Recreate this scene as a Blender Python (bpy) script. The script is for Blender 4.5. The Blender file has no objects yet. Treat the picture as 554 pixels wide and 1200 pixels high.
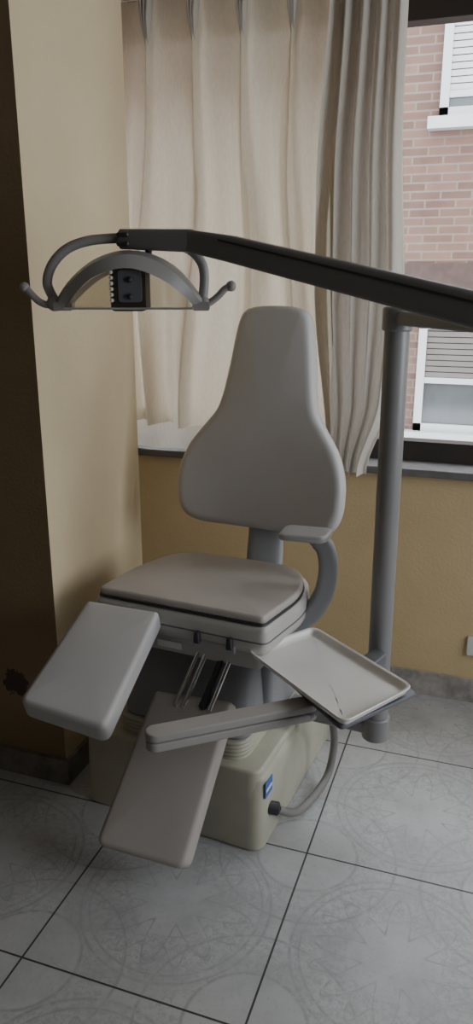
import bpy, math, random
from mathutils import Vector, Matrix
random.seed(3)
S=bpy.context.scene
COL=S.collection

# ---------------------------------------------------------------- materials
class NT:
    def __init__(s,name):
        s.m=bpy.data.materials.new(name); s.m.use_nodes=True
        s.t=s.m.node_tree; s.n=s.t.nodes; s.l=s.t.links
        s.b=s.n.get('Principled BSDF'); s.out=s.n.get('Material Output')
    def new(s,ty,**k):
        n=s.n.new(ty)
        for a,v in k.items(): setattr(n,a,v)
        return n
    def link(s,a,b): s.l.new(a,b)
    def math(s,op,a,b=None,c=None):
        n=s.n.new('ShaderNodeMath'); n.operation=op
        for i,v in enumerate((a,b,c)):
            if v is None: continue
            if isinstance(v,(int,float)): n.inputs[i].default_value=v
            else: s.l.new(v,n.inputs[i])
        return n.outputs[0]
    def noise(s,scale,detail=4,rough=.5,vec=None):
        n=s.n.new('ShaderNodeTexNoise'); n.inputs['Scale'].default_value=scale
        n.inputs['Detail'].default_value=detail; n.inputs['Roughness'].default_value=rough
        if vec is None:
            vec=s.coord()
        s.l.new(vec,n.inputs['Vector']); return n.outputs['Fac']
    def coord(s):
        if not hasattr(s,'_c'): s._c=s.n.new('ShaderNodeTexCoord').outputs['Object']
        return s._c
    def ramp(s,fac,stops):
        n=s.n.new('ShaderNodeValToRGB'); s.l.new(fac,n.inputs[0])
        e=n.color_ramp.elements
        while len(e)<len(stops): e.new(.5)
        for i,(p,c) in enumerate(stops):
            e[i].position=p; e[i].color=(*c,1) if len(c)==3 else c
        return n.outputs[0]
    def mix(s,f,a,b,bt='MIX'):
        n=s.n.new('ShaderNodeMix'); n.data_type='RGBA'; n.blend_type=bt
        for i,v in ((0,f),(6,a),(7,b)):
            if isinstance(v,(int,float)): n.inputs[i].default_value=v
            elif isinstance(v,tuple): n.inputs[i].default_value=(*v,1)
            else: s.l.new(v,n.inputs[i])
        return n.outputs[2]
    def bump(s,h,strength,dist=.01):
        n=s.n.new('ShaderNodeBump'); n.inputs['Strength'].default_value=strength
        n.inputs['Distance'].default_value=dist
        s.l.new(h,n.inputs['Height']); s.l.new(n.outputs[0],s.b.inputs['Normal'])

def simple(name,col,rough=.5,metal=0,var=.12,nscale=6,bscale=0,bstr=.1,spec=.5):
    k=NT(name)
    dark=tuple(c*(1-var) for c in col); lite=tuple(min(1,c*(1+var*.6)) for c in col)
    c=k.ramp(k.noise(nscale,5,.6),[(.3,dark),(.7,lite)])
    k.link(c,k.b.inputs['Base Color'])
    k.b.inputs['Roughness'].default_value=rough; k.b.inputs['Metallic'].default_value=metal
    k.b.inputs['Specular IOR Level'].default_value=spec
    if bscale: k.bump(k.noise(bscale,3),bstr,.003)
    return k.m

def wall_mat(name,c1,c2,chip=None):
    k=NT(name)
    c=k.ramp(k.noise(2.2,6,.6),[(.3,c1),(.7,c2)])
    if chip:
        v=k.new('ShaderNodeVectorMath',operation='DISTANCE'); k.link(k.coord(),v.inputs[0]); v.inputs[1].default_value=chip
        d=k.math('ADD',v.outputs['Value'],k.math('MULTIPLY',k.math('SUBTRACT',k.noise(28,4,.7),.5),.09))
        c=k.mix(k.math('LESS_THAN',d,.045),c,(.06,.045,.035))
    k.link(c,k.b.inputs['Base Color']); k.b.inputs['Roughness'].default_value=.75
    k.bump(k.noise(90,5,.6),.35,.004)
    return k.m

M_wall=wall_mat('ochre_plaster',(.57,.43,.235),(.65,.50,.28))
M_pillar=wall_mat('cream_plaster',(.60,.49,.32),(.68,.56,.37))
M_pfront=wall_mat('pillar_front_plaster',(.22,.15,.085),(.28,.195,.11),(-1.407,1.857,.342))  # front face of the pillar, coloured darker than its other faces
M_ceil=wall_mat('ceiling_paint',(.34,.32,.28),(.38,.36,.32))
M_room=wall_mat('room_paint',(.25,.21,.15),(.29,.25,.19))
M_base=simple('baseboard_marble',(.42,.39,.36),.4,var=.45,nscale=14)
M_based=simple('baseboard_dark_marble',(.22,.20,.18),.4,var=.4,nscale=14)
M_vinyl=simple('grey_vinyl',(.47,.455,.45),.42,var=.06,nscale=3,bscale=500,bstr=.12)
M_vinyl_w=simple('taupe_vinyl',(.44,.40,.37),.40,var=.06,nscale=3,bscale=500,bstr=.12)
M_shell=simple('chair_shell_plastic',(.48,.465,.44),.4,var=.06)
M_cover=simple('lift_cover_grey',(.28,.285,.30),.4,var=.06)
M_cream=simple('base_cream_enamel',(.47,.45,.36),.42,var=.12)
M_dark=simple('dark_plastic',(.035,.035,.04),.5)
M_mid=simple('mid_grey_plastic',(.12,.125,.14),.45)
M_chrome=simple('chrome_steel',(.75,.75,.76),.15,1,var=.03)
M_lampg=simple('lamp_grey_enamel',(.36,.35,.34),.38,var=.05)
M_armg=simple('arm_grey_enamel',(.17,.16,.158),.36,var=.05)
M_pole=simple('pole_grey_enamel',(.225,.22,.22),.36,var=.05)
M_tray=simple('white_tray_plastic',(.74,.71,.68),.3,var=.04)
M_tarm=simple('tray_arm_enamel',(.37,.35,.335),.4,var=.05)
M_blue=simple('blue_label',(.04,.13,.42),.4)
M_white=simple('white_plastic',(.72,.72,.70),.5,var=.05)
M_ofr=simple('far_window_paint',(.42,.43,.44),.5,var=.05)
M_frame=simple('brown_window_frame',(.035,.028,.024),.5)
M_sill=simple('grey_sill_stone',(.15,.145,.14),.45,var=.2,nscale=20)
M_blind=simple('roller_blind_slats',(.12,.10,.095),.6)
M_blindw=simple('white_blind_slats',(.42,.42,.42),.6)
M_hose=simple('grey_hose',(.22,.21,.20),.5)

def curtain_mat(name,col,tr):
    k=NT(name); k.n.remove(k.b)
    sx=k.new('ShaderNodeMapping'); sx.inputs['Scale'].default_value=(1,1,.25); k.link(k.coord(),sx.inputs[0])
    f=k.noise(160,3,.6,sx.outputs[0])
    c=k.ramp(f,[(.3,tuple(v*.90 for v in col)),(.7,col)])
    d=k.new('ShaderNodeBsdfDiffuse'); t=k.new('ShaderNodeBsdfTranslucent')
    k.link(c,d.inputs[0]); k.link(c,t.inputs[0])
    m=k.new('ShaderNodeMixShader'); m.inputs[0].default_value=tr
    k.link(d.outputs[0],m.inputs[1]); k.link(t.outputs[0],m.inputs[2]); k.link(m.outputs[0],k.out.inputs[0])
    return k.m
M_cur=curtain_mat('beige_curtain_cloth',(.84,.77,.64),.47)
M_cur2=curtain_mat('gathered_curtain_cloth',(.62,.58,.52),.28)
M_lin=curtain_mat('curtain_lining',(.76,.72,.64),.42)

def glass_mat(name,tint,gl=.08):
    k=NT(name); k.n.remove(k.b)
    a=k.new('ShaderNodeBsdfTransparent'); a.inputs[0].default_value=(*tint,1)
    g=k.new('ShaderNodeBsdfGlossy'); g.inputs['Roughness'].default_value=.05
    m=k.new('ShaderNodeMixShader'); m.inputs[0].default_value=gl
    k.link(a.outputs[0],m.inputs[1]); k.link(g.outputs[0],m.inputs[2]); k.link(m.outputs[0],k.out.inputs[0])
    return k.m
M_glass=glass_mat('window_glass',(.96,.97,.97),.03)
M_lglass=glass_mat('lamp_shield_glass',(.88,.87,.82),.16)
M_oglass=simple('dark_far_glass',(.07,.075,.08),.1)

def tile_mat():
    k=NT('ornate_floor_tile')
    sp=k.new('ShaderNodeSeparateXYZ'); k.link(k.coord(),sp.inputs[0])
    T=.578
    ux=k.math('FRACT',k.math('DIVIDE',k.math('ADD',sp.outputs[0],.405+T*20),T))
    uy=k.math('FRACT',k.math('DIVIDE',k.math('ADD',sp.outputs[1],-1.798+T*20),T))
    cx=k.math('SUBTRACT',ux,.5); cy=k.math('SUBTRACT',uy,.5)
    ax=k.math('ABSOLUTE',cx); ay=k.math('ABSOLUTE',cy)
    g=k.math('GREATER_THAN',k.math('MAXIMUM',ax,ay),.4955)
    def ln(a,b): return k.math('SQRT',k.math('ADD',k.math('MULTIPLY',a,a),k.math('MULTIPLY',b,b)))
    r=ln(cx,cy); r2=ln(k.math('SUBTRACT',ax,.5),k.math('SUBTRACT',ay,.5))
    th=k.math('ARCTAN2',cy,cx)
    pet=k.math('ADD',.24,k.math('MULTIPLY',.10,k.math('COSINE',k.math('MULTIPLY',th,8))))
    pet2=k.math('ADD',.31,k.math('MULTIPLY',.05,k.math('COSINE',k.math('MULTIPLY',th,16))))
    def ring(v,r0,w):
        d=k.math('ABSOLUTE',k.math('SUBTRACT',v,r0))
        return k.math('MAXIMUM',0,k.math('SUBTRACT',1,k.math('DIVIDE',d,w)))
    tot=ring(r,.44,.013)
    for a in (ring(r,.40,.010),ring(r2,.44,.013),ring(r2,.25,.013),ring(r,pet,.018),ring(r,pet2,.014)):
        tot=k.math('MAXIMUM',tot,a)
    n1=k.noise(60,6,.8)
    filig=k.math('MULTIPLY',k.math('GREATER_THAN',n1,.50),k.math('LESS_THAN',k.math('ABSOLUTE',k.math('SUBTRACT',r,.32)),.12))
    filig2=k.math('MULTIPLY',k.math('GREATER_THAN',n1,.51),k.math('LESS_THAN',k.math('ABSOLUTE',k.math('SUBTRACT',r2,.34)),.09))
    tot=k.math('MAXIMUM',tot,k.math('MULTIPLY',k.math('MAXIMUM',filig,filig2),.55))
    wear=k.noise(6,5,.7)
    wm=k.ramp(wear,[(.34,(.35,.35,.35)),(.58,(1,1,1))])
    brk=k.ramp(k.noise(36,4,.7),[(.38,(.35,.35,.35)),(.54,(1,1,1))])
    tot=k.math('MULTIPLY',k.math('MULTIPLY',tot,wm),brk)
    basec=k.ramp(k.noise(3.0,7,.7),[(.30,(.36,.36,.362)),(.5,(.48,.48,.482)),(.72,(.56,.56,.56))])
    c=k.mix(k.math('MULTIPLY',tot,.60),basec,(.20,.20,.20))
    sp2=k.ramp(k.noise(75,5,.75),[(.56,(0,0,0)),(.70,(1,1,1))])
    c=k.mix(k.math('MULTIPLY',sp2,.38),c,(.22,.22,.22))
    stain=k.ramp(k.noise(1.6,6,.65),[(.52,(0,0,0)),(.72,(1,1,1))])
    c=k.mix(k.math('MULTIPLY',stain,.40),c,(.24,.235,.22))
    c=k.mix(g,c,(.05,.048,.045))
    k.link(c,k.b.inputs['Base Color'])
    k.link(k.math('ADD',.36,k.math('MULTIPLY',wear,.3)),k.b.inputs['Roughness'])
    k.bump(k.math('SUBTRACT',k.math('MULTIPLY',tot,-.3),g),.3,.002)
    return k.m
M_floor=tile_mat()

def brick_mat():
    k=NT('outside_brick')
    mp=k.new('ShaderNodeMapping'); mp.inputs['Rotation'].default_value=(math.radians(90),0,0)
    k.link(k.coord(),mp.inputs[0])
    b=k.new('ShaderNodeTexBrick'); k.link(mp.outputs[0],b.inputs['Vector'])
    b.inputs['Scale'].default_value=1
    b.inputs['Brick Width'].default_value=.25; b.inputs['Row Height'].default_value=.068
    b.inputs['Mortar Size'].default_value=.008
    b.inputs['Color1'].default_value=(.085,.038,.028,1); b.inputs['Color2'].default_value=(.155,.080,.058,1)
    b.inputs['Mortar'].default_value=(.165,.135,.115,1)
    c=k.mix(.35,b.outputs[0],k.ramp(k.noise(5,5,.6),[(.3,(.085,.052,.042)),(.7,(.16,.110,.088))]))
    k.link(c,k.b.inputs['Base Color']); k.b.inputs['Roughness'].default_value=.85
    return k.m
M_brick=brick_mat()
M_brickd=simple('dark_brick_band',(.062,.038,.031),.85,var=.3,nscale=20)

# ---------------------------------------------------------------- geometry
PAR={}
def group(name,loc):
    e=bpy.data.objects.new(name,None); e.empty_display_size=.1; e.location=loc
    COL.objects.link(e); PAR[name]=e; return e
def mk(name,V,F,mat,parent=None,smooth=True):
    me=bpy.data.meshes.new(name); me.from_pydata([tuple(v) for v in V],[],F); me.validate(); me.update()
    import bmesh
    bm=bmesh.new(); bm.from_mesh(me); bmesh.ops.recalc_face_normals(bm,faces=bm.faces); bm.to_mesh(me); bm.free()
    o=bpy.data.objects.new(name,me); COL.objects.link(o); me.materials.append(mat)
    if smooth:
        for p in me.polygons: p.use_smooth=True
        try: me.set_sharp_from_angle(angle=math.radians(42))
        except Exception: pass
    if parent:
        e=PAR[parent]; o.parent=e; o.matrix_parent_inverse=Matrix.Translation(-Vector(e.location))
    return o
def joinmesh(name,parts,mat,parent=None,smooth=True):
    V=[];F=[]
    for v,f in parts:
        n=len(V); V+=list(v); F+=[tuple(i+n for i in q) for q in f]
    return mk(name,V,F,mat,parent,smooth)
def boxg(x0,x1,y0,y1,z0,z1):
    V=[(x0,y0,z0),(x1,y0,z0),(x1,y1,z0),(x0,y1,z0),(x0,y0,z1),(x1,y0,z1),(x1,y1,z1),(x0,y1,z1)]
    F=[(0,3,2,1),(4,5,6,7),(0,1,5,4),(1,2,6,5),(2,3,7,6),(3,0,4,7)]
    return V,F
def box(name,x0,x1,y0,y1,z0,z1,mat,parent=None):
    return mk(name,*boxg(x0,x1,y0,y1,z0,z1),mat,parent,False)
def rpoly(pts,r,n=5):
    out=[];N=len(pts)
    for i,p in enumerate(pts):
        p=Vector(p);a=Vector(pts[i-1]);b=Vector(pts[(i+1)%N])
        rr=r[i] if isinstance(r,(list,tuple)) else r
        d1=(a-p);d2=(b-p)
        q1=p+d1.normalized()*min(rr,d1.length*.49); q2=p+d2.normalized()*min(rr,d2.length*.49)
        for k in range(n+1):
            t=k/n; out.append(tuple(q1*(1-t)**2+p*2*t*(1-t)+q2*t*t))
    return out
def catmull(P,n=6,closed=False):
    P=[Vector(p) for p in P]; N=len(P); out=[]
    rng=range(N) if closed else range(N-1)
    for i in rng:
        if closed: a,b,c,d=P[i-1],P[i],P[(i+1)%N],P[(i+2)%N]
        else: a,b,c,d=P[max(i-1,0)],P[i],P[i+1],P[min(i+2,N-1)]
        for k in range(n):
            t=k/n
            out.append(.5*((2*b)+(c-a)*t+(2*a-5*b+4*c-d)*t*t+(-a+3*b-3*c+d)*t**3))
    if not closed: out.append(P[-1])
    return out
def area2(P): return sum(P[i][0]*P[(i+1)%len(P)][1]-P[(i+1)%len(P)][0]*P[i][1] for i in range(len(P)))
def inset(P,d):
    N=len(P);out=[]
    for i in range(N):
        a=Vector(P[i-1][:2]);p=Vector(P[i][:2]);b=Vector(P[(i+1)%N][:2])
        t=(b-a)
        if t.length<1e-9: t=Vector((1,0))
        t.normalize(); nrm=Vector((-t.y,t.x))
        out.append(p+nrm*d)
    return out
def cushg(outline,thick,r,dome=0.0,rb=None,fn=None,nr=5,nd=5):
    P=[tuple(p[:2]) for p in outline]
    Q=[]
    for p in P:
        if not Q or (Vector(p)-Vector(Q[-1])).length>1e-5: Q.append(p)
    if (Vector(Q[0])-Vector(Q[-1])).length<1e-5: Q.pop()
    P=Q
    if area2(P)<0: P=P[::-1]
    if rb is None: rb=r
    c=sum((Vector(p) for p in P),Vector((0,0)))/len(P)
    rings=[]
    for k in range(nr+1):
        a=math.pi/2*k/nr; rings.append((inset(P,rb*(1-math.sin(a))),rb*(1-math.cos(a))))
    for k in range(nr+1):
        a=math.pi/2*k/nr; rings.append((inset(P,r*(1-math.cos(a))),thick-r+r*math.sin(a)))
    last=rings[-1][0]
    for k in range(1,nd):
        f=1-k/nd; rings.append(([c+(q-c)*f for q in last],thick+dome*(1-f*f)))
    V=[];F=[];N=len(P)
    for R,z in rings:
        for q in R: V.append((q[0],q[1],z))
    for j in range(len(rings)-1):
        for i in range(N):
            F.append((j*N+i,j*N+(i+1)%N,(j+1)*N+(i+1)%N,(j+1)*N+i))
    F.append(tuple(range(N))[::-1])
    V.append((c[0],c[1],thick+dome)); ci=len(V)-1; b=(len(rings)-1)*N
    for i in range(N): F.append((b+i,b+(i+1)%N,ci))
    if fn: V=[tuple(fn(*v)) for v in V]
    return V,F
def cush(name,outline,thick,r,mat,parent,**k): return mk(name,*cushg(outline,thick,r,**k),mat,parent)
def frames(P):
    T=[]
    for i in range(len(P)):
        a=P[max(i-1,0)];b=P[min(i+1,len(P)-1)]; T.append((b-a).normalized())
    return T
def sweepg(P,section,up=Vector((0,0,1)),scales=None):
    P=[Vector(p) for p in P];T=frames(P);V=[];F=[];N=len(section)
    u=up.copy()
    for i,p in enumerate(P):
        t=T[i]; side=t.cross(u)
        if side.length<1e-4: side=t.cross(Vector((1,0,0)))
        side.normalize(); u2=side.cross(t).normalized(); u=u2
        s=scales[i] if scales else (1,1)
        for a,b in section: V.append(p+side*a*s[0]+u2*b*s[1])
    for j in range(len(P)-1):
        for i in range(N): F.append((j*N+i,j*N+(i+1)%N,(j+1)*N+(i+1)%N,(j+1)*N+i))
    F.append(tuple(range(N))[::-1]); F.append(tuple((len(P)-1)*N+i for i in range(N)))
    return V,F
def circ(r,n=14): return [(r*math.cos(2*math.pi*i/n),r*math.sin(2*math.pi*i/n)) for i in range(n)]
def rsec(w,h,r): return rpoly([(-w/2,-h/2),(w/2,-h/2),(w/2,h/2),(-w/2,h/2)],r,4)
def tube(name,P,r,mat,parent,sm=6,n=14,up=Vector((0,0,1))):
    if sm and len(P)>2: P=catmull(P,sm)
    return mk(name,*sweepg(P,circ(r,n),up),mat,parent)
def beamg(P,secs,up=Vector((0,0,1)),r=.3):
    P=[Vector(p) for p in P]
    d0=(P[1]-P[0]).normalized(); d1=(P[-1]-P[-2]).normalized()
    e=min(.006,min(min(a,b) for a,b in secs)*.3)
    PP=[P[0],P[0]+d0*e]+P[1:-1]+[P[-1]-d1*e,P[-1]]
    SS=[(secs[0][0]-2*e,secs[0][1]-2*e),secs[0]]+list(secs[1:-1])+[secs[-1],(secs[-1][0]-2*e,secs[-1][1]-2*e)]
    return sweepg(PP,rsec(1,1,r),up,SS)
def beam(name,P,secs,mat,parent,**k): return mk(name,*beamg(P,secs,**k),mat,parent)
def ballg(c,r,sx=1,sy=1,sz=1,nu=16,nv=10):
    V=[];F=[]
    for j in range(1,nv):
        a=math.pi*j/nv
        for i in range(nu):
            b=2*math.pi*i/nu
            V.append((c[0]+r*sx*math.sin(a)*math.cos(b),c[1]+r*sy*math.sin(a)*math.sin(b),c[2]+r*sz*math.cos(a)))
    V.append((c[0],c[1],c[2]+r*sz));V.append((c[0],c[1],c[2]-r*sz))
    t=len(V)-2
    for j in range(nv-2):
        for i in range(nu): F.append((j*nu+i,j*nu+(i+1)%nu,(j+1)*nu+(i+1)%nu,(j+1)*nu+i))
    for i in range(nu):
        F.append((t,(i+1)%nu,i)); F.append((t+1,(nv-2)*nu+i,(nv-2)*nu+(i+1)%nu))
    return V,F
def cylg(c0,c1,r,n=28,bev=.004):
    c0=Vector(c0);c1=Vector(c1);d=(c1-c0).normalized()
    P=[c0,c0+d*bev,c1-d*bev,c1]
    up=Vector((0,1,0)) if abs(d.z)>.9 else Vector((0,0,1))
    k=(r-bev)/r
    return sweepg(P,circ(r,n),up,[(k,k),(1,1),(1,1),(k,k)])

# ---------------------------------------------------------------- room
YW=2.83; XL,XR,YB,ZC=-2.4,2.2,-1.6,2.72
WX0,WX1,WZ0,WZ1=-1.85,1.7,.905,2.50
RY0,RY1,RZ0,RZ1=.5,2.4,.9,2.5  # right-wall opening for the added, unseen window
box('floor',XL-.2,XR+.2,YB-.2,YW+.25,-.1,0,M_floor)
box('ceiling',XL-.2,XR+.2,YB-.2,YW+.25,ZC,ZC+.1,M_ceil)
joinmesh('wall_back',[boxg(XL,XR,YW,YW+.25,0,WZ0),boxg(XL,XR,YW,YW+.25,WZ1,ZC),
    boxg(XL,WX0,YW,YW+.25,WZ0,WZ1),boxg(WX1,XR,YW,YW+.25,WZ0,WZ1)],M_wall,None,False)
box('wall_left',XL-.2,XL,YB,YW+.25,0,ZC,M_room)
joinmesh('wall_right',[boxg(XR,XR+.2,YB,YW+.25,0,RZ0),boxg(XR,XR+.2,YB,YW+.25,RZ1,ZC),
    boxg(XR,XR+.2,YB,RY0,RZ0,RZ1),boxg(XR,XR+.2,RY1,YW+.25,RZ0,RZ1)],M_room,None,False)
box('wall_front',XL-.2,XR+.2,YB-.2,YB,0,ZC,M_room)
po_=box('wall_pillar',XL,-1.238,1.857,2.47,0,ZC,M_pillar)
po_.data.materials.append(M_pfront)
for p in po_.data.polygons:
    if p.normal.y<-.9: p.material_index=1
box('baseboard_back',XL,XR,YW-.014,YW,0,.1,M_base)
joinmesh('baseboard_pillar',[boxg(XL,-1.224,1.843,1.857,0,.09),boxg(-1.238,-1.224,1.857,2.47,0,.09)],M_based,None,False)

# windows
group('window_1',(0,2.95,.93))
cush('sill',rpoly([(WX0+.002,2.785),(WX1-.002,2.785),(WX1-.002,3.075),(WX0+.002,3.075)],.01,3),.03,.006,M_sill,'window_1',fn=lambda x,y,z:(x,y,z+.906))
fr=[]
z0,z1=.937,WZ1
fr+=[boxg(WX0,WX1,2.92,2.99,z0,z0+.075),boxg(WX0,WX1,2.92,2.99,WZ1-.075,WZ1)]
for x in (WX0,WX1-.06): fr.append(boxg(x,x+.06,2.92,2.99,z0,WZ1))
for x in (-1.0,-.58,.75): fr.append(boxg(x-.035,x+.035,2.925,2.985,z0,WZ1))
joinmesh('frame',fr,M_frame,'window_1',False)
box('glass',WX0+.05,WX1-.05,2.953,2.957,z0+.06,WZ1-.06,M_glass,'window_1')
group('added_light_window',(2.3,.85,.93))  # unseen window added in the right wall to bring in side light
fr=[boxg(2.28,2.34,RY0,RY1,RZ0,RZ0+.06),boxg(2.28,2.34,RY0,RY1,RZ1-.06,RZ1)]
for y in (RY0,(RY0+RY1)/2-.03,RY1-.06): fr.append(boxg(2.28,2.34,y,y+.06,RZ0,RZ1))
joinmesh('frame',fr,M_frame,'added_light_window',False)

# outside
YO=7.0
group('brick_building',(0,YO,-3))
box('facade',-7,9,YO,YO+.4,-3,5.6,M_brick,'brick_building')
box('band',-7,9,YO-.03,YO,1.50,1.74,M_brickd,'brick_building')
def owin(x0,x1,z0,z1,tag,blind):
    fw=.07
    P=[boxg(x0,x0+fw,YO-.05,YO+.01,z0,z1),boxg(x1-fw,x1,YO-.05,YO+.01,z0,z1),boxg(x0,x1,YO-.05,YO+.01,z1-fw,z1),
       boxg(x0,x1,YO-.05,YO+.01,z0,z0+fw),boxg((x0+x1)/2-.04,(x0+x1)/2+.04,YO-.05,YO+.01,z0,z1),
       boxg(x0-.08,x1+.08,YO-.12,YO+.01,z0-.09,z0)]
    if blind<z1: P.append(boxg(x0,x1,YO-.045,YO+.01,blind-.05,blind))
    joinmesh('frame_'+tag,P,M_ofr,'brick_building',False)
    box('pane_'+tag,x0,x1,YO-.02,YO-.005,z0,z1,M_oglass,'brick_building')
    sl=[];z=blind
    while z<z1-.03:
        sl.append(boxg(x0+fw,x1-fw,YO-.035,YO-.022,z+.004,z+.045)); z+=.05
    if sl: joinmesh('blind_'+tag,sl,M_blind if tag[0]=='l' else M_blindw,'brick_building',False)
owin(-.68,.75,2.86,4.3,'upper_a',3.05)
owin(-.72,.75,.30,1.27,'lower_a',.78)
owin(2.4,3.8,2.86,4.3,'upper_b',3.4)
owin(2.4,3.8,.30,1.27,'lower_b',.9)
box('street_ground',-8,10,3.08,YO,-3.1,-3,M_sill)

# curtain
group('curtain',(-1,2.74,.95))
def sheet(name,fx,fy,zt,zb,nx,nz,mat,parent='curtain'):
    V=[];F=[]
    for j in range(nz+1):
        v=j/nz; z=zt+(zb-zt)*v
        for i in range(nx+1):
            u=i/nx; V.append((fx(u,z),fy(u,z),z))
    for j in range(nz):
        for i in range(nx):
            a=j*(nx+1)+i; F.append((a,a+1,a+nx+2,a+nx+1))
    return mk(name,V,F,mat,parent)
def sm(a,b,x):
    t=max(0,min(1,(x-a)/(b-a))); return t*t*(3-2*t)
def fmx(u,z):
    X=-1.72+u*1.16
    return X+.018*math.sin(X*9+z*1.7)*sm(2.4,1.2,z)
def fmy(u,z):
    X=-1.72+u*1.16
    ph=(X+1.09)/.172
    d=ph-round(ph)
    top=math.exp(-(d/.07)**2)*.05+.014*math.cos(2*math.pi*d)
    k=sm(2.45,1.6,z)
    ph2=ph+.22*math.sin(z*2.1+ph*1.1)*k
    d2=ph2-round(ph2)
    c=.5+.5*math.cos(2*math.pi*ph2)
    low=.065*c+.045*math.exp(-(d2/.10)**2)+.012*math.cos(2*math.pi*ph2*2.0+ph*1.7+.6)+.012*math.sin(ph*2.2+z*2)
    pinch=.018*math.exp(-((z-2.40)/.035)**2)*(1-math.exp(-(d/.10)**2))
    return 2.758-(top*(1-k)+low*k)+pinch
sheet('main_drape',fmx,fmy,2.53,1.06,400,60,M_cur)
sheet('lining_drape',lambda u,z:-1.72+u*1.16,lambda u,z:2.785-.012*math.sin((-1.72+u*1.16)*33+.5),1.12,.945,160,8,M_lin)
parts=[]
for i in range(-4,4):
    X=-1.09+.172*i
    if X<-1.72 or X>-.55: continue
    for dx,a in ((-.009,-.012),(0,0),(.009,.012)):
        P=[(X+dx+a*.6,2.706,2.53),(X+dx,2.700,2.45),(X+dx*.4,2.712,2.39),(X+dx*.2,2.726,2.33)]
        parts.append(sweepg(P,rsec(.008,.045,.003),Vector((0,-1,0)),[(1.3,1),(1.0,1),(.8,.7),(.3,.3)]))
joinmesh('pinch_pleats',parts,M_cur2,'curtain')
def gx(u,z):
    L=-.64+.06*sm(1.6,.95,z)+.03*sm(1.9,2.5,z)
    R=-.375+.035*math.exp(-((z-1.55)/.35)**2)-.065*sm(1.2,.93,z)
    return L+(R-L)*u+.006*math.sin(u*31+z*2)
def gy(u,z):
    return 2.70-.026*math.cos(u*2*math.pi*4.5+.5*math.sin(z*2.5))-.009*math.sin(u*2*math.pi*9+z)-.03*u*sm(2.4,1.5,z)
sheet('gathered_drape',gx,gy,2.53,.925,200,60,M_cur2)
box('rail',-1.80,1.6,2.74,2.775,2.535,2.56,M_white,'curtain')

# ---------------------------------------------------------------- chair
O=Vector((-.745,2.0,0)); CM=Matrix.Translation(O)@Matrix.Rotation(math.radians(-5),4,'Z')
def L(x,y,z): return CM@Vector((x,y,z))
CH='podiatry_treatment_chair'; group(CH,(O.x,O.y,0))
cush('base_housing',rpoly([(-.375,-.235),(.235,-.235),(.235,.44),(-.375,.44)],.045,6),.245,.022,M_cream,CH,rb=.008,fn=lambda x,y,z:L(x-(.0),y+ (.015*z/.245 if y<0 else 0),z))
cush('base_skirt',rpoly([(-.365,-.225),(.225,-.225),(.225,.43),(-.365,.43)],.04,5),.255,.01,M_cream,CH,fn=lambda x,y,z:L(x,y,z*1.0+.008))
parts=[]
for i in range(5):
    parts.append(cushg(rpoly([(-.27,-.195),(.165,-.195),(.165,.33),(-.27,.33)],.06,6),.0135,.006,fn=lambda x,y,z,i=i:L(x,y,z+.258+i*.0125),nd=2,nr=3))
joinmesh('bellows',parts,M_cream,CH)
def lc(x,y,z):
    k=z/.27
    if y<.05: y=y+(.12*k)*min(1,(.05-y)/.2)
    x=x*(1-.12*k)
    return L(x-.0,y,.32+z)
V,F=cushg(rpoly([(-.26,-.19),(.17,-.19),(.17,.32),(-.26,.32)],.06,6),.27,.02,fn=lc)
mk('lift_cover',V,F,M_cover,CH)
cush('side_guard',rpoly([(-.05,0),(.33,0),(.30,.20),(.10,.27),(-.05,.24)],.06,6),.05,.02,M_cover,CH,fn=lambda x,y,z:L(.14+z,x,.30+y))
# seat
sh=rpoly([(-.325,-.195),(.228,-.195),(.262,.06),(.20,.25),(-.25,.24),(-.325,.05)],[.025,.022,.09,.09,.09,.1],6)
cush('seat_shell',sh,.092,.022,M_shell,CH,rb=.028,fn=lambda x,y,z:L(x,y,.610+z))
seam=inset(sh,-.0005)
mk('seat_shell_seam',*sweepg([L(p[0],p[1],.655) for p in seam]+[L(*seam[0],.655)],circ(.0022,6)),M_mid,CH)
cush('seat_mechanism_box',rpoly([(-.28,-.175),(.205,-.175),(.205,.2),(-.28,.2)],.02,4),.06,.008,M_shell,CH,fn=lambda x,y,z:L(x,y,.56+z))
st=rpoly([(-.316,-.184),(.218,-.184),(.252,.06),(.177,.228),(-.237,.218),(-.307,.03)],[.022,.018,.09,.09,.09,.1],6)
cush('seat_cushion',st,.026,.012,M_vinyl_w,CH,dome=.010,fn=lambda x,y,z:L(x,y,.703+z))
mk('seat_piping',*sweepg([L(x,y,.704) for x,y in st]+[L(*st[0],.704)],circ(.0035,8)),M_dark,CH)
mk('maker_label',*cushg(rpoly([(-.12,0),(-.04,0),(-.04,.022),(-.12,.022)],.003,2),.002,.0005,fn=lambda x,y,z:L(x,-.1757-z,.575+y),nd=2),M_white,CH)
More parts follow.
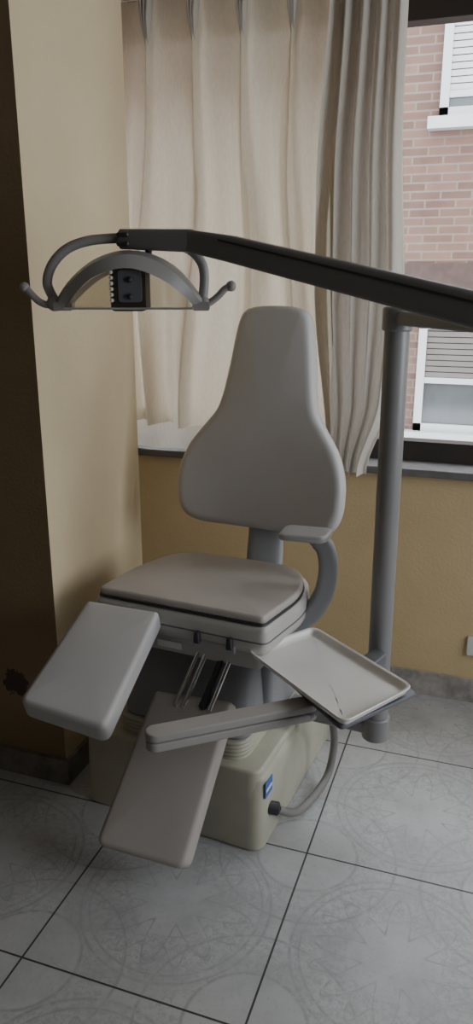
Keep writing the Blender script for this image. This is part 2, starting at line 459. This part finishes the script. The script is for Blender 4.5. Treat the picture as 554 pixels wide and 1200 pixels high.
# backrest
half=[(.07,1.512),(.108,1.497),(.127,1.462),(.138,1.40),(.152,1.30),(.164,1.225),(.180,1.175),(.213,1.13),(.258,1.068),(.286,1.0),(.294,.932),(.287,.865),(.258,.818),(.2,.797),(.1,.791)]
pts=[(0,1.516)]+half+[(0,.789)]+[(-x,z) for x,z in reversed(half)]
bo=[(p.x,p.y-.79) for p in catmull([(a,b,0) for a,b in pts],5,True)]
nt=Vector((0,-1,.18)).normalized()
def bk(x,h,d):
    curve=.05*(x/.3)**2*(1-sm(.35,.6,h))
    base=Vector((x-.01,.375+.18*h-curve,.79+h*.998))+nt*d
    return L(*base)
cush('backrest_cushion',bo,.07,.03,M_vinyl,CH,dome=.012,rb=.02,fn=bk)
beam('backrest_post',[L(-.005,.34,.50),L(-.005,.375,.70),L(-.005,.40,.95)],[(.13,.05),(.125,.045),(.11,.03)],M_cover,CH,up=Vector((0,1,0)))
beam('backrest_post_carrier',[L(-.005,.16,.57),L(-.005,.36,.57)],[(.16,.07),(.14,.07)],M_cover,CH)
# armrest
ap=catmull([(-.60,2.06,.585),(-.53,2.065,.595),(-.475,2.08,.64),(-.443,2.09,.71),(-.436,2.095,.79),(-.452,2.10,.845),(-.49,2.10,.868),(-.53,2.095,.874)],6)
n=len(ap)
mk('armrest_bracket',*sweepg(ap,rsec(.062,.058,.018),Vector((0,0,1)),[(1,1-.15*abs(i/n-.5)) if i<n*.78 else (1,.85-.8*(i/n-.78)/.22) for i in range(n)]),M_cover,CH)
cush('armrest_pad',rpoly([(-.578,2.02),(-.432,2.03),(-.43,2.135),(-.575,2.125)],.03,6),.022,.009,M_lampg,CH,fn=lambda x,y,z:(x,y,.872+z))
def legrest(tag,TL,TR,BL,BR,th,mat):
    TL,TR,BL,BR=map(Vector,(TL,TR,BL,BR))
    nrm=((TR-TL).cross(BL-TL)).normalized()
    if nrm.z<0: nrm=-nrm
    W=.235;H=.41
    o=rpoly([(0,0),(W,0),(W,H),(0,H)],[.028,.028,.015,.015],6)
    def f(x,y,z):
        s=x/W;t=1-y/H
        p=(TL*(1-s)+TR*s)*(1-t)+(BL*(1-s)+BR*s)*t
        return p+nrm*(z-th)
    cush('legrest_cushion_'+tag,o,th,.015,mat,CH,dome=.004,rb=.010,fn=f)
    o2=rpoly([(.025,.03),(W-.025,.03),(W-.025,H-.03),(.025,H-.03)],.02,4)
    cush('legrest_backplate_'+tag,o2,.014,.004,M_mid,CH,fn=lambda x,y,z:f(x,y,z-.012))
legrest('a',(-1.081,1.790,.712),(-.854,1.800,.704),(-1.083,1.430,.580),(-.838,1.430,.548),.062,M_vinyl)
legrest('b',(-.866,1.769,.467),(-.624,1.767,.476),(-.918,1.476,.148),(-.666,1.497,.118),.058,M_vinyl_w)
parts=[]
for a,b in (((-.738,1.855,.615),(-.790,1.745,.440)),((-.715,1.855,.615),(-.766,1.745,.440)),((-.640,1.855,.615),(-.683,1.740,.450))):
    parts.append(sweepg([a,b],circ(.007,12)))
joinmesh('legrest_rails',parts,M_chrome,CH)
mk('legrest_track',*beamg([(-.662,1.862,.612),(-.708,1.745,.445)],[(.022,.02),(.022,.02)]),M_dark,CH)
cush('rail_bracket',rpoly([(-.755,0),(-.625,0),(-.625,.03),(-.755,.03)],.008,3),.05,.005,M_lampg,CH,fn=lambda x,y,z:(x,1.850-z-(x+.7)*.09,.604+y))
parts=[]
for x in (-.738,-.638):
    parts.append(cushg(rpoly([(x-.010,0),(x+.010,0),(x+.007,.034),(x-.007,.034)],.005,3),.02,.004,fn=lambda x,y,z:(x,1.800-z-(x+.7)*.09,.626+y)))
joinmesh('rail_hooks',parts,M_dark,CH)
beam('legrest_hinge_arm',[L(-.22,.0,.575),(-.967,1.70,.60),(-.96,1.55,.555)],[(.08,.03),(.08,.025),(.07,.02)],M_mid,CH)
cush('blue_label_plate',rpoly([(-.205,.17),(-.15,.17),(-.15,.222),(-.205,.222)],.004,2),.002,.0005,M_blue,CH,fn=lambda x,y,z:L(.2352+z,x,y),nd=2)
cush('blue_label_text',rpoly([(-.20,.188),(-.155,.188),(-.155,.198),(-.20,.198)],.002,2),.001,.0003,M_white,CH,fn=lambda x,y,z:L(.2372+z,x,y),nd=2)
mk('cable_connector',*cylg((-.545,1.815,.115),(-.50,1.83,.105),.02),M_dark,CH)
tube('power_hose',[(-.505,1.828,.106),(-.485,1.88,.06),(-.465,1.95,.022),(-.435,2.05,.022),(-.415,2.13,.05),(-.405,2.15,.15),(-.405,2.10,.262)],.0125,M_hose,CH,sm=8)

# ---------------------------------------------------------------- lamp with pole
LP='examination_lamp'; group(LP,(-.262,2.05,.28))
mk('pole',*cylg((-.262,2.05,.29),(-.268,2.05,1.50),.033),M_pole,LP)
mk('pole_collar',*cylg((-.268,2.05,1.475),(-.268,2.05,1.535),.04),M_pole,LP)
mk('pole_foot',*cylg((-.262,2.05,.265),(-.262,2.05,.34),.041),M_pole,LP)
beam('pole_mount',[(-.262,2.05,.305),(-.36,2.06,.305),(-.54,2.08,.305)],[(.06,.05),(.06,.05),(.08,.05)],M_pole,LP)
beam('lower_arm',[(-.268,2.05,1.508),(.22,1.58,1.50)],[(.055,.036),(.055,.036)],M_pole,LP)
mk('elbow_joint',*cylg((.235,1.575,1.45),(.235,1.575,1.56),.045),M_armg,LP)
beam('spring_arm',[(-.705,1.702,1.687),(-.60,1.688,1.668),(-.067,1.619,1.546),(.25,1.575,1.488)],[(.05,.048),(.056,.056),(.066,.070),(.07,.072)],M_armg,LP,r=.22)
beam('spring_arm_seam',[(-.62,1.6625,1.686),(-.0715,1.5855,1.562),(.245,1.541,1.504)],[(.003,.004),(.003,.005),(.003,.005)],M_dark,LP)
beam('arm_head',[(-.868,1.678,1.692),(-.69,1.702,1.686)],[(.045,.044),(.05,.050)],M_armg,LP)
joinmesh('arm_head_slots',[beamg([(-.862+.0,1.652,1.690+d),(-.832,1.656,1.690+d)],[(.012,.01),(.012,.01)]) for d in (-.01,.01)],M_dark,LP)
s=.00202; lc0=Vector((-.843,1.685,1.540)); lx=Vector((.945,.327,0)); ly=Vector((-.327,.945,0))
def LL(px,py,d=0): return lc0+lx*px*s+Vector((0,0,1))*py*s*1.02+ly*d
outer=[(-92,0),(-84,14),(-66,34),(-40,52),(-10,61),(20,59),(48,46),(70,25),(86,2)]
inner=[(72,0),(60,14),(38,30),(10,41),(-15,41),(-42,31),(-62,15),(-76,0)]
oo=[(p.x,p.y) for p in catmull([(a,b,0) for a,b in outer],4)]; ii=[(p.x,p.y) for p in catmull([(a,b,0) for a,b in inner],4)]
N=len(oo); iiR=ii[::-1]
import bisect
def resamp(P,N):
    P=[Vector(p) for p in P]; d=[0]
    for a,b in zip(P,P[1:]): d.append(d[-1]+(b-a).length)
    out=[]
    for k in range(N):
        t=d[-1]*k/(N-1); j=min(max(bisect.bisect(d,t)-1,0),len(P)-2)
        f=(t-d[j])/max(1e-9,d[j+1]-d[j]); out.append(P[j].lerp(P[j+1],f))
    return out
NN=28; ro=resamp(oo,NN); ri=resamp(iiR,NN)
V=[];F=[]
D=.085
for k in range(NN):
    a,b=ro[k],ri[k]; w=math.sin(math.pi*k/(NN-1))**.5
    prof=[(b,-D*.9*w-.006),(a.lerp(b,.25),-D*.72*w-.006),(a,-D*.35*w-.004),(a,D*.35*w+.004),(a.lerp(b,.25),D*.72*w+.006),(b,D*.9*w+.006)]
    for q,d in prof: V.append(LL(q.x,q.y,d))
for k in range(NN-1):
    for i in range(6): F.append((k*6+i,k*6+(i+1)%6,(k+1)*6+(i+1)%6,(k+1)*6+i))
F.append((0,1,2,3,4,5));F.append(tuple((NN-1)*6+i for i in range(6)))
mk('reflector_arch',V,F,M_lampg,LP)
gp=[(q.x,q.y) for q in ri]
V=[LL(x,y,-.055) for x,y in gp]+[LL(x,y,-.052) for x,y in gp]; n=len(gp)
F=[tuple(range(n)),tuple(range(2*n-1,n-1,-1))]+[(i,(i+1)%n,n+(i+1)%n,n+i) for i in range(n)]
mk('glass_shield',V,F,M_lglass,LP,False)
beam('shield_rim',[LL(-76,-1,-.053),LL(72,-1,-.053)],[(.008,.005),(.008,.005)],M_lampg,LP)
def lbox(name,x0,x1,y0,y1,d0,d1,mat,r=2):
    return cush(name,rpoly([(x0,y0),(x1,y0),(x1,y1),(x0,y1)],r,3),d1-d0,.003,mat,LP,fn=lambda x,y,z:LL(x,y,d1-z))
lbox('bulb_housing',-22,18,-4,42,-.05,.05,M_dark,5)
lbox('bulb_bracket',-12,14,6,40,-.062,-.045,M_mid,4)
joinmesh('bulb_screws',[ballg(LL(1,30,-.064),.007),ballg(LL(1,12,-.064),.007)],M_dark,LP)
joinmesh('led_strip',[ballg(LL(-20,8+6*k,-.062),.0045) for k in range(6)],M_white,LP)
lbox('bottom_lip',-92,-70,-4,6,-.02,.02,M_lampg,3); lbox('bottom_lip_b',70,90,-4,6,-.02,.02,M_lampg,3)
tube('handle_a',[LL(-84,4),LL(-98,2),LL(-110,6),LL(-120,16),LL(-124,21)],.0085,M_lampg,LP)
tube('handle_b',[LL(82,5),LL(90,5),LL(100,12),LL(108,20),LL(116,23)],.0085,M_lampg,LP)
joinmesh('handle_knobs',[ballg(LL(-126,22),.0115),ballg(LL(115,23),.0125),ballg(LL(-92,4),.019),ballg(LL(82,5),.017)],M_lampg,LP)
tube('yoke_a',[LL(-92,8),LL(-99,26),LL(-92,46),LL(-74,63),LL(-48,72),LL(-12,75)],.0115,M_lampg,LP,sm=8)
tube('yoke_b',[LL(20,74),LL(50,68),LL(68,62),LL(80,50),LL(84,34),LL(82,8)],.0115,M_lampg,LP,sm=8)
mk('yoke_stem',*cylg(LL(20,52),LL(20,76),.008),M_dark,LP)

# ---------------------------------------------------------------- tray
TR='instrument_tray_table'; group(TR,(-.36,1.764,.6))
TL_=Vector((-.588,1.793));TT=Vector((-.449,1.993));TRr=Vector((-.137,1.741));TB=Vector((-.267,1.527))
tp=[TL_,TB,TRr,TT]
o=rpoly(tp,.03,7)
if area2(o)<0:o=o[::-1]
def ring(d,z): return [(q[0],q[1],z) for q in inset(o,d)]
rings=[ring(.022,.606),ring(.006,.612),ring(.001,.625),ring(-.004,.6285),ring(-.002,.631),ring(.004,.629),ring(.008,.620),ring(.013,.6135),ring(.018,.6122),ring(.024,.612)]
last=rings[-1]; cxy=sum((Vector(q) for q in last),Vector())/len(last)
for f in (.8,.55,.3): rings.append([tuple(cxy+(Vector(q)-cxy)*f) for q in last])
V=[v for r in rings for v in r]; n=len(o);F=[]
for j in range(len(rings)-1):
    for i in range(n): F.append((j*n+i,j*n+(i+1)%n,(j+1)*n+(i+1)%n,(j+1)*n+i))
F.append(tuple(range(n)))
V.append(tuple(cxy)); b=(len(rings)-1)*n
for i in range(n): F.append((b+i,b+(i+1)%n,len(V)-1))
mk('tray',V,F,M_tray,TR)
cc=(TL_+TRr)/2; ux=(TRr-TT).normalized(); uy=(TT-TL_).normalized()
def T2(a,b,z): v=cc+ux*a+uy*b; return Vector((v.x,v.y,z))
cush('tray_holder',rpoly([(-.13,-.09),(.20,-.122),(.20,.145),(-.13,.145)],.02,5),.012,.004,M_mid,TR,fn=lambda x,y,z:T2(x,y,.592+z))
e0=Vector((-.690,1.412,.578)); e1=Vector((-.385,1.655,.578))
def capsule(name,z,th,mat,w=.052,a=e0,b=e1):
    d=(b-a).normalized(); nn=Vector((-d.y,d.x,0)); P=[]
    for k in range(13):
        t=math.pi/2+math.pi*k/12; P.append(a+d*(math.cos(t)*w/2)+nn*(math.sin(t)*w/2))
    for k in range(13):
        t=-math.pi/2+math.pi*k/12; P.append(b+d*(math.cos(t)*w/2)+nn*(math.sin(t)*w/2))
    cush(name,[(p.x,p.y) for p in P],th,.005,mat,TR,fn=lambda x,y,q:(x,y,z+q))
capsule('tray_arm_upper',.567,.022,M_tarm)
capsule('tray_arm_lower',.541,.023,M_tarm,.050)
capsule('tray_arm_to_pole',.548,.03,M_mid,.05,Vector((-.385,1.655,0)),Vector((-.262,1.99,0)))

group('wall_socket',(-.0,YW-.01,.28))
cush('socket_plate',rpoly([(-.03,.20),(.05,.20),(.05,.28),(-.03,.28)],.01,4),.012,.004,M_white,'wall_socket',fn=lambda x,y,z:(x,YW-z,y))

# ---------------------------------------------------------------- light
w=bpy.data.worlds.new('overcast_sky'); S.world=w; w.use_nodes=True
bg=w.node_tree.nodes['Background']; bg.inputs[0].default_value=(.90,.95,1.0,1); bg.inputs[1].default_value=7.8
def portal(name,loc,rot,sx,sy):
    pl=bpy.data.lights.new(name,'AREA'); pl.shape='RECTANGLE'; pl.size=sx; pl.size_y=sy
    pl.cycles.is_portal=True
    po=bpy.data.objects.new(name,pl); po.location=loc; po.rotation_euler=rot; COL.objects.link(po)
portal('window_portal',((WX0+WX1)/2,3.09,(WZ0+WZ1)/2),(math.radians(-90),0,0),WX1-WX0,WZ1-WZ0)
portal('added_window_portal',(2.41,(RY0+RY1)/2,(RZ0+RZ1)/2),(math.radians(90),0,math.radians(90)),RY1-RY0,RZ1-RZ0)  # guides sky light through the added right-hand window

# ---------------------------------------------------------------- camera
cd=bpy.data.cameras.new('camera'); co=bpy.data.objects.new('camera',cd); COL.objects.link(co)
co.location=(0,0,1.6); co.rotation_euler=(math.radians(90-16.95),0,math.radians(19.1))
cd.sensor_fit='VERTICAL'; cd.sensor_height=24; cd.lens=24*890/1200; cd.clip_start=.02
S.camera=co
